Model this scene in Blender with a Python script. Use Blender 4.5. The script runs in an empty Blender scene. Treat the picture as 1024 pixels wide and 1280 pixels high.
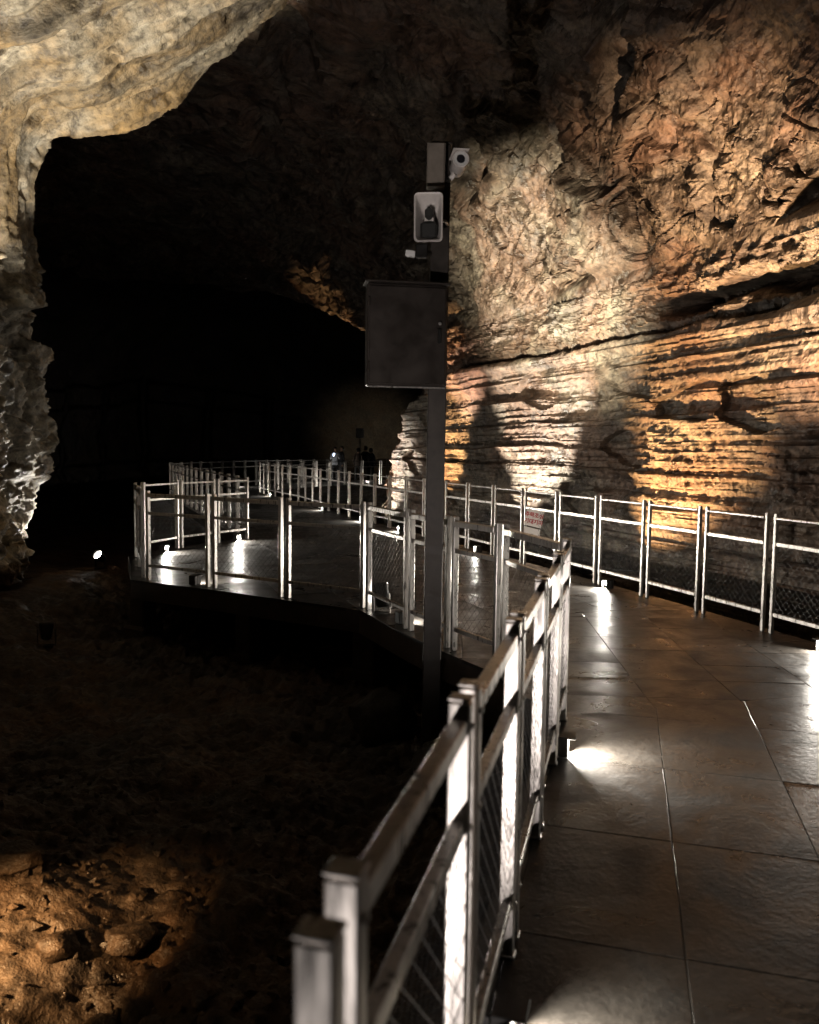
import bpy, bmesh, math, random
import numpy as np
from mathutils import Matrix, Vector
from mathutils.geometry import tessellate_polygon

random.seed(7)
SC = bpy.context.scene
COL = SC.collection
R = math.radians

# ------------------------------------------------------------------ camera
CAM_H, F_PX, PW, PH = 1.65, 1000.0, 1024, 1280
PITCH, ROLL = -4.46, 0.70
cd = bpy.data.cameras.new('camera')
cam = bpy.data.objects.new('camera', cd)
COL.objects.link(cam)
cam_rot = Matrix.Rotation(R(90 + PITCH), 3, 'X') @ Matrix.Rotation(R(ROLL), 3, 'Z')
cam.matrix_world = Matrix.Translation((0, 0, CAM_H)) @ cam_rot.to_4x4()
cd.sensor_fit = 'VERTICAL'
cd.sensor_height = 36
cd.lens = F_PX / PH * 36
cd.clip_start = 0.05
cd.clip_end = 300
cd.dof.use_dof = True
cd.dof.focus_distance = 10
cd.dof.aperture_fstop = 2.5
SC.camera = cam

# ------------------------------------------------------------------ world: underground, no sky and no sun reach this place
w = bpy.data.worlds.new('World')
SC.world = w
w.use_nodes = True
w.node_tree.nodes['Background'].inputs[0].default_value = (0.9, 0.75, 0.6, 1)
w.node_tree.nodes['Background'].inputs[1].default_value = 0.0006
SC.view_settings.view_transform = 'Standard'
SC.view_settings.look = 'None'
SC.view_settings.gamma = 1
SC.view_settings.exposure = 0.0
SC.cycles.use_denoising = True
SC.cycles.adaptive_threshold = 0.02
SC.cycles.max_bounces = 4
SC.cycles.diffuse_bounces = 1
SC.cycles.glossy_bounces = 2
SC.cycles.sample_clamp_indirect = 3.0
SC.cycles.caustics_reflective = False
SC.cycles.caustics_refractive = False


def ray(px, py):
    return cam_rot @ Vector(((px - 512) / F_PX, -(py - 640) / F_PX, -1))


def gp(px, py, z=0.0):          # pixel of a thing standing on height z
    d = ray(px, py)
    t = (z - CAM_H) / d.z
    return Vector((d.x * t, d.y * t, z))


def gd(px, py, Y):              # pixel at a known distance Y
    d = ray(px, py)
    t = Y / d.y
    return Vector((d.x * t, Y, d.z * t + CAM_H))


# ------------------------------------------------------------------ noise (numpy)
_rng = np.random.RandomState(11)
PERM = np.concatenate([_rng.permutation(256)] * 2).astype(np.int32)
GR = _rng.normal(size=(256, 3))
GR /= np.linalg.norm(GR, axis=1)[:, None]


def perlin(p):
    i = np.floor(p).astype(np.int32)
    f = p - i
    u = f * f * f * (f * (f * 6 - 15) + 10)
    i &= 255
    out = 0
    for dx in (0, 1):
        a = PERM[(i[..., 0] + dx) & 255]
        wx = u[..., 0] if dx else 1 - u[..., 0]
        for dy in (0, 1):
            b = PERM[(a + i[..., 1] + dy) & 255]
            wy = u[..., 1] if dy else 1 - u[..., 1]
            for dz in (0, 1):
                g = GR[PERM[(b + i[..., 2] + dz) & 255]]
                wz = u[..., 2] if dz else 1 - u[..., 2]
                dot = g[..., 0] * (f[..., 0] - dx) + g[..., 1] * (f[..., 1] - dy) + g[..., 2] * (f[..., 2] - dz)
                out = out + wx * wy * wz * dot
    return out * 1.5


def fbm(p, o=4, ridged=False, gain=0.5):
    s, a, q = 0, 1, p
    for k in range(o):
        n = perlin(q + 17.3 * k)
        s = s + a * ((1 - 2 * np.abs(n)) if ridged else n)
        a *= gain
        q = q * 2.03
    return s


def worley2(u, v, seed=0):
    iu, iv = np.floor(u).astype(np.int32), np.floor(v).astype(np.int32)
    f1 = np.full(u.shape, 9.0)
    f2 = np.full(u.shape, 9.0)
    cid = np.zeros(u.shape, np.int32)
    for a in (-1, 0, 1):
        for b in (-1, 0, 1):
            h = PERM[(PERM[(iu + a + seed * 37) & 255] + iv + b) & 255]
            g = GR[h]
            d = np.hypot(iu + a + 0.5 + 0.45 * g[..., 0] - u, iv + b + 0.5 + 0.45 * g[..., 1] - v)
            near = d < f1
            f2 = np.where(near, f1, np.minimum(f2, d))
            f1 = np.where(near, d, f1)
            cid = np.where(near, h, cid)
    return f1, f2, cid


def sstep(a, b, x):
    t = np.clip((x - a) / (b - a), 0, 1)
    return t * t * (3 - 2 * t)


# ------------------------------------------------------------------ materials
def new_mat(name):
    m = bpy.data.materials.new(name)
    m.use_nodes = True
    nt = m.node_tree
    return m, nt, nt.nodes['Principled BSDF']


def nd(nt, typ, **kw):
    n = nt.nodes.new(typ)
    for k, v in kw.items():
        if isinstance(k, str) and hasattr(n, k):
            setattr(n, k, v)
        else:
            n.inputs[k].default_value = v
    return n


def ramp(nt, fac, stops, mode='LINEAR'):
    r = nt.nodes.new('ShaderNodeValToRGB')
    r.color_ramp.interpolation = mode
    el = r.color_ramp.elements
    while len(el) < len(stops):
        el.new(0.5)
    for e, (p, c) in zip(el, stops):
        e.position = p
        e.color = (*c, 1) if len(c) == 3 else c
    nt.links.new(fac, r.inputs[0])
    return r


def noise_node(nt, vec, scale, detail=6, rough=0.6, dist=0.0):
    n = nt.nodes.new('ShaderNodeTexNoise')
    n.inputs['Scale'].default_value = scale
    n.inputs['Detail'].default_value = detail
    n.inputs['Roughness'].default_value = rough
    n.inputs['Distortion'].default_value = dist
    nt.links.new(vec, n.inputs['Vector'])
    return n


def mixc(nt, fac, a, b, mode='MIX'):
    m = nt.nodes.new('ShaderNodeMix')
    m.data_type = 'RGBA'
    m.blend_type = mode
    for s, v in ((0, fac), (6, a), (7, b)):
        if isinstance(v, (int, float)):
            m.inputs[s].default_value = v
        elif isinstance(v, tuple):
            m.inputs[s].default_value = (*v, 1)
        else:
            nt.links.new(v, m.inputs[s])
    return m.outputs[2]


def rock_material(name, dark, mid, light, ochre, stretch=(1, 1, 1), wet=0.55, bump=0.6):
    m, nt, bs = new_mat(name)
    tc = nt.nodes.new('ShaderNodeTexCoord')
    mp = nt.nodes.new('ShaderNodeMapping')
    mp.inputs['Scale'].default_value = stretch
    nt.links.new(tc.outputs['Object'], mp.inputs[0])
    V = mp.outputs[0]
    W = tc.outputs['Object']
    n1 = noise_node(nt, V, 0.9, 5, 0.65, 0.4)
    c1 = ramp(nt, n1.outputs[0], [(0.32, dark), (0.5, mid), (0.68, light)])
    n2 = noise_node(nt, W, 0.5, 3, 0.6, 0.6)
    r2 = ramp(nt, n2.outputs[0], [(0.44, (0, 0, 0)), (0.60, (0.65, 0.65, 0.65))])
    half = mixc(nt, r2.outputs[0], c1.outputs[0], ochre)
    n3 = noise_node(nt, W, 9, 4, 0.7)
    r3 = ramp(nt, n3.outputs[0], [(0.33, (0.35, 0.33, 0.32)), (0.5, (1, 1, 1)), (0.68, (1.5, 1.45, 1.4))])
    c3 = mixc(nt, 1.0, half, r3.outputs[0], 'MULTIPLY')
    n6 = noise_node(nt, W, 2.3, 4, 0.7, 0.5)          # dark mineral specks and pale crust
    r6 = ramp(nt, n6.outputs[0], [(0.36, (0.35, 0.33, 0.31)), (0.48, (1, 1, 1)), (0.58, (1, 1, 1)), (0.70, (1.5, 1.5, 1.5))])
    c4 = mixc(nt, 1.0, c3, r6.outputs[0], 'MULTIPLY')
    nt.links.new(c4, bs.inputs['Base Color'])
    r4 = ramp(nt, n6.outputs[0], [(0.35, (wet - 0.17,) * 3), (0.65, (wet + 0.25,) * 3)])
    nt.links.new(r4.outputs[0], bs.inputs['Roughness'])
    bs.inputs['Specular IOR Level'].default_value = 0.5
    n5 = noise_node(nt, W, 24, 3, 0.75)
    ad = nt.nodes.new('ShaderNodeMath')
    ad.operation = 'MULTIPLY_ADD'
    ad.inputs[1].default_value = 0.6
    nt.links.new(n5.outputs[0], ad.inputs[0])
    nt.links.new(n3.outputs[0], ad.inputs[2])
    b3 = nd(nt, 'ShaderNodeBump', Strength=bump, Distance=0.07)
    nt.links.new(ad.outputs[0], b3.inputs['Height'])
    nt.links.new(b3.outputs[0], bs.inputs['Normal'])
    return m


M = {}
M['rock_right'] = rock_material('banded lava rock', (0.0396, 0.0302, 0.0245), (0.1116, 0.0922, 0.0720), (0.2088, 0.1836, 0.1440), (0.1512, 0.0900, 0.0612), (1, 1, 2.6), 0.50, 0.42)
M['rock_left'] = rock_material('pale crusted lava rock', (0.0280, 0.0224, 0.0160), (0.1200, 0.1040, 0.0760), (0.2560, 0.2400, 0.2000), (0.1760, 0.1120, 0.0400), (0.22, 3.0, 0.3), 0.66, 0.45)
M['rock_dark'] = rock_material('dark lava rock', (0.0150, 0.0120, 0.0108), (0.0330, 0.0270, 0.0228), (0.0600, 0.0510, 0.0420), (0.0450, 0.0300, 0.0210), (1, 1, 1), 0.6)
M['rock_floor'] = rock_material('rubbly lava floor', (0.0225, 0.0165, 0.0120), (0.0562, 0.0413, 0.0285), (0.1200, 0.0863, 0.0600), (0.0900, 0.0495, 0.0225), (1, 1, 1), 0.5, 0.5)


def varied_coords(nt, world=False):
    """texture coordinates shifted by a random amount for each object, so alike pieces do not repeat"""
    oi = nt.nodes.new('ShaderNodeObjectInfo')
    vm = nt.nodes.new('ShaderNodeVectorMath')
    vm.operation = 'MULTIPLY_ADD'
    vm.inputs[1].default_value = (31.0, 17.0, 23.0)
    nt.links.new(oi.outputs['Random'], vm.inputs[0])
    if world:
        src = nt.nodes.new('ShaderNodeNewGeometry').outputs['Position']
    else:
        src = nt.nodes.new('ShaderNodeTexCoord').outputs['Object']
    nt.links.new(src, vm.inputs[2])
    return vm.outputs[0], oi


def plain(name, col, rough, metal=0.0, var=0.25, scale=8, bump=0.0, spec=0.5, streak=None):
    m, nt, bs = new_mat(name)
    src = varied_coords(nt)[0]
    if streak:
        mp = nt.nodes.new('ShaderNodeMapping')
        mp.inputs['Scale'].default_value = streak
        nt.links.new(src, mp.inputs[0])
        src = mp.outputs[0]
    n = noise_node(nt, src, scale, 4, 0.65, 0.3)
    lo = tuple(c * (1 - var) for c in col)
    hi = tuple(min(1, c * (1 + var)) for c in col)
    r = ramp(nt, n.outputs[0], [(0.3, lo), (0.7, hi)])
    nt.links.new(r.outputs[0], bs.inputs['Base Color'])
    r2 = ramp(nt, n.outputs[0], [(0.3, (max(0.05, rough - 0.1),) * 3), (0.7, (min(1, rough + 0.12),) * 3)])
    nt.links.new(r2.outputs[0], bs.inputs['Roughness'])
    bs.inputs['Metallic'].default_value = metal
    bs.inputs['Specular IOR Level'].default_value = spec
    if bump:
        b = nd(nt, 'ShaderNodeBump', Strength=bump, Distance=0.01)
        nt.links.new(n.outputs[0], b.inputs['Height'])
        nt.links.new(b.outputs[0], bs.inputs['Normal'])
    return m


M['steel'] = plain('galvanised steel', (0.55, 0.52, 0.49), 0.32, 0.7, 0.30, 10, 0.10, streak=(3, 3, 0.5))
M['wire'] = plain('galvanised wire', (0.12, 0.115, 0.11), 0.45, 0.8, 0.2, 30)
M['pole'] = plain('dark brown coated steel', (0.05, 0.042, 0.036), 0.45, 0.3, 0.3, 9, 0.05)
M['cabinet'] = plain('dark brown sheet steel', (0.042, 0.034, 0.029), 0.42, 0.3, 0.25, 5, 0.04)
M['housing'] = plain('pale grey plastic', (0.72, 0.67, 0.63), 0.42, 0.0, 0.12, 12)
M['whiteplastic'] = plain('white plastic', (0.75, 0.74, 0.72), 0.4, 0.0, 0.06, 12)
M['headbox'] = plain('pale brown sheet steel', (0.28, 0.24, 0.20), 0.5, 0.2, 0.2, 8)
M['black'] = plain('black plastic', (0.015, 0.014, 0.013), 0.4, 0.0, 0.2, 12)
M['painted_shade'] = plain('painted speaker throat shade', (0.02, 0.02, 0.018), 0.6, 0.0, 0.2, 20)  # near-black colour standing in for shade inside the horn
M['concrete'] = plain('stained concrete', (0.07, 0.052, 0.04), 0.75, 0.0, 0.45, 4, 0.6)
M['grout'] = plain('dark damp grout', (0.03, 0.026, 0.022), 0.6, 0.0, 0.4, 20, 0.3)
M['signwhite'] = plain('white sign board', (0.78, 0.70, 0.64), 0.5, 0.0, 0.06, 10)
M['signred'] = plain('red print', (0.45, 0.012, 0.012), 0.5, 0.0, 0.1, 10)
M['lens_glass'] = plain('dark lens glass', (0.02, 0.02, 0.025), 0.08, 0.0, 0.05, 10)
M['skin'] = plain('skin', (0.45, 0.28, 0.2), 0.55, 0, 0.1, 10)
M['hair'] = plain('black hair', (0.012, 0.01, 0.009), 0.5, 0, 0.2, 40)
for nm, c in (('dark_jacket', (0.02, 0.02, 0.024)), ('pale_jacket', (0.55, 0.58, 0.65)), ('brown_jacket', (0.06, 0.04, 0.03)),
              ('navy_jacket', (0.02, 0.025, 0.05)), ('trousers', (0.018, 0.018, 0.02))):
    M[nm] = plain(nm.replace('_', ' '), c, 0.8, 0, 0.25, 15)


def emit(name, col, s):
    m, nt, bs = new_mat(name)
    bs.inputs['Base Color'].default_value = (0.8, 0.8, 0.8, 1)
    bs.inputs['Emission Color'].default_value = (*col, 1)
    bs.inputs['Emission Strength'].default_value = s
    return m


M['lens_white'] = emit('lit lens, white', (1.0, 0.95, 0.86), 30)
M['lens_warm'] = emit('lit lens, amber', (1.0, 0.6, 0.25), 18)
M['screen'] = emit('phone screen', (0.6, 0.75, 1.0), 9)


def slab_material():
    m, nt, bs = new_mat('damp stone slab')
    V, oi = varied_coords(nt, True)
    n1 = noise_node(nt, V, 1.6, 5, 0.65, 0.3)
    c1 = ramp(nt, n1.outputs[0], [(0.3, (0.013, 0.0118, 0.0105)), (0.55, (0.028, 0.025, 0.022)), (0.75, (0.052, 0.047, 0.041))])
    hs = ramp(nt, oi.outputs['Random'], [(0, (0.74, 0.74, 0.75)), (1, (0.96, 0.95, 0.93))])
    c2 = mixc(nt, 1.0, c1.outputs[0], hs.outputs[0], 'MULTIPLY')
    n2 = noise_node(nt, V, 40, 3, 0.7)
    r2 = ramp(nt, n2.outputs[0], [(0.35, (0.6, 0.6, 0.6)), (0.6, (1.1, 1.1, 1.1))])
    c3 = mixc(nt, 1.0, c2, r2.outputs[0], 'MULTIPLY')
    nt.links.new(c3, bs.inputs['Base Color'])
    n3 = noise_node(nt, V, 2.2, 5, 0.65, 0.6)
    r3 = ramp(nt, n3.outputs[0], [(0.32, (0.22,) * 3), (0.5, (0.38,) * 3), (0.7, (0.58,) * 3)])
    nt.links.new(r3.outputs[0], bs.inputs['Roughness'])
    bs.inputs['Specular IOR Level'].default_value = 0.4
    b1 = nd(nt, 'ShaderNodeBump', Strength=0.22, Distance=0.008)
    nt.links.new(n2.outputs[0], b1.inputs['Height'])
    n4 = noise_node(nt, V, 5, 4, 0.6, 0.8)
    b2 = nd(nt, 'ShaderNodeBump', Strength=0.12, Distance=0.02)
    nt.links.new(n4.outputs[0], b2.inputs['Height'])
    nt.links.new(b1.outputs[0], b2.inputs['Normal'])
    nt.links.new(b2.outputs[0], bs.inputs['Normal'])
    return m


M['slab'] = slab_material()


# ------------------------------------------------------------------ object helpers
def link(name, me, mat=None, parent=None, mw=None):
    o = bpy.data.objects.new(name, me)
    COL.objects.link(o)
    if mat is not None and me is not None and len(me.materials) == 0:
        me.materials.append(M[mat] if isinstance(mat, str) else mat)
    if parent is not None:
        o.parent = parent
    if mw is not None:
        o.matrix_local = mw
    return o


def tag(o, label, cat, group=None):
    o['label'] = label
    o['category'] = cat
    if group:
        o['group'] = group
    return o


def structure(o, label=None):
    o['kind'] = 'structure'
    if label:
        o['label'] = label
    return o


def thing(name, label, cat, mw=None, group=None):
    o = bpy.data.objects.new(name, None)
    o.empty_display_size = 0.1
    COL.objects.link(o)
    if mw is not None:
        o.matrix_world = mw
    return tag(o, label, cat, group)


class MB:
    def __init__(s):
        s.v, s.f = [], []

    def box(s, c, d, bev=0.0, rot=None):
        """box with chamfered upright edges and chamfered top and bottom rims"""
        hx, hy, hz = d[0] / 2, d[1] / 2, d[2] / 2
        b = min(bev, 0.45 * min(d))
        base = len(s.v)
        if b <= 0:
            loops = [(-hz, 0), (hz, 0)]
            ring = lambda e: [(-hx, -hy), (hx, -hy), (hx, hy), (-hx, hy)]
        else:
            loops = [(-hz, b), (-hz + b, 0), (hz - b, 0), (hz, b)]

            def ring(e):
                X, Y = hx - e, hy - e
                q = b * 0.8
                return [(-X + q, -Y), (X - q, -Y), (X, -Y + q), (X, Y - q), (X - q, Y), (-X + q, Y), (-X, Y - q), (-X, -Y + q)]
        n = len(ring(0))
        for z, e in loops:
            for x, y in ring(e):
                p = Vector((x, y, z))
                if rot is not None:
                    p = rot @ p
                s.v.append((p.x + c[0], p.y + c[1], p.z + c[2]))
        for k in range(len(loops) - 1):
            for i in range(n):
                j = (i + 1) % n
                s.f.append((base + k * n + i, base + k * n + j, base + (k + 1) * n + j, base + (k + 1) * n + i))
        s.f.append(tuple(base + i for i in reversed(range(n))))
        s.f.append(tuple(base + (len(loops) - 1) * n + i for i in range(n)))
        return s

    def loft(s, rings, caps=(True, True)):
        base = len(s.v)
        n = len(rings[0])
        for r in rings:
            s.v.extend([tuple(p) for p in r])
        for k in range(len(rings) - 1):
            for i in range(n):
                j = (i + 1) % n
                s.f.append((base + k * n + i, base + k * n + j, base + (k + 1) * n + j, base + (k + 1) * n + i))
        if caps[0]:
            s.f.append(tuple(base + i for i in reversed(range(n))))
        if caps[1]:
            s.f.append(tuple(base + (len(rings) - 1) * n + i for i in range(n)))
        return s

    def lathe(s, prof, n=20, axis='Z', c=(0, 0, 0), caps=(True, True)):
        rings = []
        for r, h in prof:
            ring = []
            for i in range(n):
                a = 2 * math.pi * i / n
                x, y = r * math.cos(a), r * math.sin(a)
                p = (x, y, h) if axis == 'Z' else ((x, -h, y) if axis == '-Y' else (h, x, y))
                ring.append((p[0] + c[0], p[1] + c[1], p[2] + c[2]))
            rings.append(ring)
        return s.loft(rings, caps)

    def tube(s, pts, r, n=6):
        pts = [Vector(p) for p in pts]
        rings = []
        for k, p in enumerate(pts):
            t = (pts[min(k + 1, len(pts) - 1)] - pts[max(k - 1, 0)]).normalized()
            a = t.orthogonal().normalized() if k == 0 else (a - t * a.dot(t)).normalized()
            b = t.cross(a)
            rr = r[k] if isinstance(r, (list, tuple)) else r
            rings.append([p + a * rr * math.cos(2 * math.pi * i / n) + b * rr * math.sin(2 * math.pi * i / n) for i in range(n)])
        return s.loft(rings)

    def mesh(s, name, mat=None, smooth=False):
        me = bpy.data.meshes.new(name)
        me.from_pydata(s.v, [], s.f)
        bm = bmesh.new()
        bm.from_mesh(me)
        bmesh.ops.recalc_face_normals(bm, faces=bm.faces)
        bm.to_mesh(me)
        bm.free()
        if mat:
            me.materials.append(M[mat])
        if smooth:
            me.polygons.foreach_set('use_smooth', [True] * len(me.polygons))
        return me

    def build(s, name, mat, parent=None, mw=None, smooth=False):
        return link(name, s.mesh(name, mat, smooth), None, parent, mw)


def grid_mesh(name, P, mat, smooth=True):
    nu, nv = P.shape[:2]
    me = bpy.data.meshes.new(name)
    idx = np.arange(nu * nv).reshape(nu, nv)
    q = np.stack([idx[:-1, :-1], idx[1:, :-1], idx[1:, 1:], idx[:-1, 1:]], -1).reshape(-1, 4)
    me.vertices.add(nu * nv)
    me.vertices.foreach_set('co', P.reshape(-1).astype(np.float32))
    me.loops.add(q.size)
    me.loops.foreach_set('vertex_index', q.reshape(-1).astype(np.int32))
    me.polygons.add(len(q))
    me.polygons.foreach_set('loop_start', (np.arange(len(q)) * 4).astype(np.int32))
    me.polygons.foreach_set('use_smooth', np.full(len(q), smooth))
    me.update(calc_edges=True)
    me.validate()
    me.materials.append(M[mat])
    return me


def grid_normals(P):
    du = np.gradient(P, axis=0)
    dv = np.gradient(P, axis=1)
    n = np.cross(du, dv)
    n /= np.linalg.norm(n, axis=-1, keepdims=True) + 1e-9
    return n


def resample(poly, step):
    """walk a polyline at about equal steps"""
    pts = [Vector(p) for p in poly]
    d = [0]
    for a, b in zip(pts, pts[1:]):
        d.append(d[-1] + (b - a).length)
    n = max(1, round(d[-1] / step))
    out = []
    for k in range(n + 1):
        t = d[-1] * k / n
        i = max(j for j in range(len(d)) if d[j] <= t + 1e-9)
        i = min(i, len(pts) - 2)
        f = (t - d[i]) / (d[i + 1] - d[i])
        out.append(pts[i].lerp(pts[i + 1], f))
    return out


def catmull(poly, sub=6):
    p = [Vector(q) for q in poly]
    p = [p[0] * 2 - p[1]] + p + [p[-1] * 2 - p[-2]]
    out = []
    for i in range(1, len(p) - 2):
        for k in range(sub):
            t = k / sub
            a, b, c, d = p[i - 1], p[i], p[i + 1], p[i + 2]
            out.append(0.5 * ((2 * b) + (c - a) * t + (2 * a - 5 * b + 4 * c - d) * t * t + (3 * b - a - 3 * c + d) * t ** 3))
    out.append(p[-2])
    return out


# ------------------------------------------------------------------ plan of the walkway (metres, camera over the origin)
A_NODES = [Vector((-0.0865 + 0.269 * (y - 0.94), y, 0)) for y in (0.93, 1.75, 2.56, 3.37, 4.18, 4.88)]
B_NODES = [Vector(p) for p in ((0.99, 4.93, 0), (0.70, 5.95, 0), (0.35, 6.55, 0), (0.0, 7.25, 0), (-0.43, 8.2, 0), (-1.37, 8.75, 0), (-2.32, 9.32, 0), (-3.27, 9.85, 0))]
C_NODES = [Vector(p) for p in ((-3.33, 9.95, 0), (-3.72, 10.95, 0), (-4.10, 11.93, 0))]
D_NODES = [Vector(p) for p in ((-4.06, 12.06, 0), (-3.76, 13.0, 0), (-3.34, 13.75, 0), (-2.92, 14.5, 0))]
E_NODES = resample([(-2.97, 14.62, 0), (-5.6, 21.0, 0), (-8.28, 27.6, 0)], 1.0)
F_LINE = [(2.35, -0.9, 0), (3.15, 2.4, 0), (3.90, 5.55, 0), (3.46, 6.94, 0), (2.90, 8.57, 0), (2.27, 10.16, 0), (1.60, 11.85, 0), (0.96, 13.45, 0),
          (-0.20, 16.3, 0), (-1.34, 19.1, 0), (-1.97, 20.7, 0), (-3.4, 24.6, 0), (-4.9, 27.9, 0), (-5.6, 29.8, 0)]
F_NODES = resample(F_LINE[0:3], 0.95)[:-1] + resample(F_LINE[2:], 0.945)
G_NODES = resample(catmull([(-8.28, 27.7, 0), (-7.9, 31.5, 0), (-6.9, 35.3, 0), (-5.6, 38.8, 0), (-3.2, 42.0, 0), (-0.4, 44.0, 0)]), 1.0)
H_NODES = resample(catmull([(-5.6, 29.8, 0), (-5.1, 32.2, 0), (-4.0, 34.8, 0), (-2.4, 37.0, 0), (0.4, 38.8, 0)]), 1.0)

# ------------------------------------------------------------------ cave, right-hand wall with its vault
A0 = np.array([-0.8, 24.0])
U = np.array([0.3872, -0.922])           # along the wall, towards the viewer
NIN = np.array([-0.922, -0.3872])        # out of the wall, towards the walkway


def right_wall():
    L = 17.5
    s1 = np.concatenate([np.linspace(-3.0, -0.1, 16), np.linspace(0, L, 800), L + np.linspace(0.15, 12, 50)])
    # cross-section: (inward offset, height), light comes from below so lips throw shade upwards
    prof = np.array([(0.55, -1.5), (0.25, -0.7), (0.08, 0.2), (0.0, 1.0), (0.06, 1.8), (0.10, 2.5), (0.20, 3.1), (0.28, 3.42), (0.26, 3.50), (0.12, 3.60), (0.12, 3.8),
                     (0.18, 4.15), (0.24, 4.38), (0.32, 4.50), (0.35, 4.60), (0.42, 5.0), (0.62, 5.7), (0.98, 6.4), (1.65, 7.1), (2.6, 7.75), (3.8, 8.3), (5.4, 8.7), (7.4, 8.95), (9.6, 9.0)])
    d = np.concatenate([[0], np.cumsum(np.hypot(*np.diff(prof, axis=0).T))])
    fine_end = d[20]
    t1 = np.concatenate([np.linspace(0, fine_end, 500), np.linspace(fine_end + 0.12, d[-1], 36)])
    off = np.interp(t1, d, prof[:, 0])
    zz = np.interp(t1, d, prof[:, 1])
    S, T = np.meshgrid(s1, t1, indexing='ij')
    OFF = np.broadcast_to(off, S.shape).copy()
    Z = np.broadcast_to(zz, S.shape).copy()
    se = np.interp(Z, [-1.5, 0.85, 2.0, 3.2, 3.6, 4.5, 5.8, 7.5, 8.3, 9.1], [-0.6, 0.0, 1.3, 3.2, 3.4, 1.0, -1.7, -7.0, -11, -14])
    se = se + 0.35 * fbm(np.stack([Z * 0 + 3.1, Z * 1.3, Z * 0], -1), 4)
    sig = np.clip(S, 0, None)
    along = np.where(S <= L, se + sig * (L - se) / L, S)
    back = np.clip(-S, 0, None)          # the wall turns away behind its far edge
    bend = np.clip(along - 15.2, 0, None)
    X = A0[0] + U[0] * along + NIN[0] * (OFF - back) + 0.0 * bend
    Y = A0[1] + U[1] * along + NIN[1] * (OFF - back) + back * 0.5
    X = X - 0.021 * bend ** 2            # near the viewer the wall swings parallel to the walkway
    P = np.stack([X, Y, Z], -1)
    N = grid_normals(P)
    sgn = np.sign((N[..., 0] * NIN[0] + N[..., 1] * NIN[1] - 0.3 * N[..., 2]).mean())
    N = N * sgn
    q = np.stack([along, Z, T], -1)
    warp = perlin(np.stack([along * 0.22, Z * 0.3, Z * 0], -1))
    dsp = 0.30 * fbm(P * 0.28, 3) + 0.10 * fbm(P * 0.95, 4)
    low = 1 - sstep(3.35, 3.6, Z)
    band = sstep(3.5, 3.65, Z) * (1 - sstep(4.35, 4.55, Z))
    vault = sstep(4.5, 4.75, Z)
    # flow lines on the lower wall: stacked shelves of uneven height
    g = Z * 2.3 + 0.35 * warp + 0.10 * perlin(np.stack([along * 0.9, Z * 0.8, Z * 0 + 5], -1))
    g = g + 0.55 * perlin(np.stack([Z * 0 + 1.7, Z * 1.9, along * 0.05], -1))
    fr, fl = g - np.floor(g), np.floor(g)
    amp = 0.55 + 0.75 * perlin(np.stack([along * 0.35, fl * 3.7, fl * 0 + 2], -1))
    shelf = (fr ** 2.2) * (1 - sstep(0.93, 1.0, fr))
    g2 = g * 3.7 + 0.4
    fr2 = g2 - np.floor(g2)
    amp2 = np.clip(0.3 + 1.1 * perlin(np.stack([along * 0.7, np.floor(g2) * 2.3, Z * 0], -1)), 0, 1)
    strata = 0.13 * amp * shelf + 0.055 * amp2 * fr2 ** 2 + 0.06 * fbm(np.stack([along * 0.22, Z * 7, Z * 0], -1), 4)
    dsp = dsp + low * (strata + 0.035 * fbm(P * 4.5, 4, True) * (0.4 + 0.6 * sstep(-0.2, 0.3, perlin(P * 0.6))))
    # blocky chunks broken off the lower wall
    f1, f2, cid = worley2(along * 0.9 + 0.3 * warp, Z * 2.0 + 0.2 * warp, 3)
    dsp = dsp - low * 0.14 * ((cid % 7) == 0) * sstep(0.0, 0.08, f2 - f1)
    # shadow crack over the lip and long black pockets in it
    crack = np.exp(-((Z - 3.56 - 0.05 * warp) / 0.05) ** 2)
    dsp = dsp - 0.14 * crack
    pocket = np.exp(-((Z - 3.86 - 0.08 * perlin(np.stack([along * 1.1, Z * 0, Z * 0], -1))) / 0.11) ** 2) * sstep(12.1, 12.6, along + 0.3 * perlin(P * 2)) * (0.75 + 0.6 * perlin(np.stack([along * 1.6, Z * 0 + 4, Z * 0], -1)))
    dsp = dsp - 0.75 * np.clip(pocket, 0, 1)
    dsp = dsp + band * (0.10 * fbm(P * 3.2, 5, True) - 0.06 + 0.07 * fbm(np.stack([along * 1.2, Z * 9, Z * 0], -1), 3))
    # vault: plates spalled off along slanting cracks
    wu = fbm(P * 0.8, 3)
    a = along * 0.8 + T * 0.5
    b = -along * 0.5 + T * 0.8
    f1, f2, cid = worley2(a * 1.25 + 0.45 * wu, b * 0.75 + 0.35 * wu, 1)
    e = f2 - f1
    tilt = (GR[cid][..., 2]) * (f1 - 0.3)
    zone = np.clip(0.35 + 1.3 * perlin(np.stack([along * 0.30 + 2.2, T * 0.30, T * 0 + 1], -1)), 0, 1) * 0.75 + 0.15
    dsp = dsp + vault * zone * (0.34 * (GR[cid][..., 0]) * sstep(0, 0.14, e) - 0.22 * (1 - sstep(0.0, 0.07, e)) * ((cid % 5) < 2))
    f1, f2, cid2 = worley2(a * 3.3 + 0.6 * wu, b * 2.3 - 0.5 * wu, 2)
    e = f2 - f1
    dsp = dsp + vault * (0.3 + 0.7 * zone) * (0.085 * GR[cid2][..., 1] * sstep(0, 0.16, e) - 0.14 * (1 - sstep(0, 0.09, e)) * ((cid2 % 9) < 2))
    pw = P + 0.25 * np.stack([wu, wu * 0.7, -wu], -1)
    c1 = np.abs(perlin(np.stack([a * 1.1, b * 0.45, wu * 0.7], -1)))
    c2 = np.abs(perlin(np.stack([a * 0.6 + 9, b * 1.9, wu * 0.8 + 4], -1)))
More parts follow.
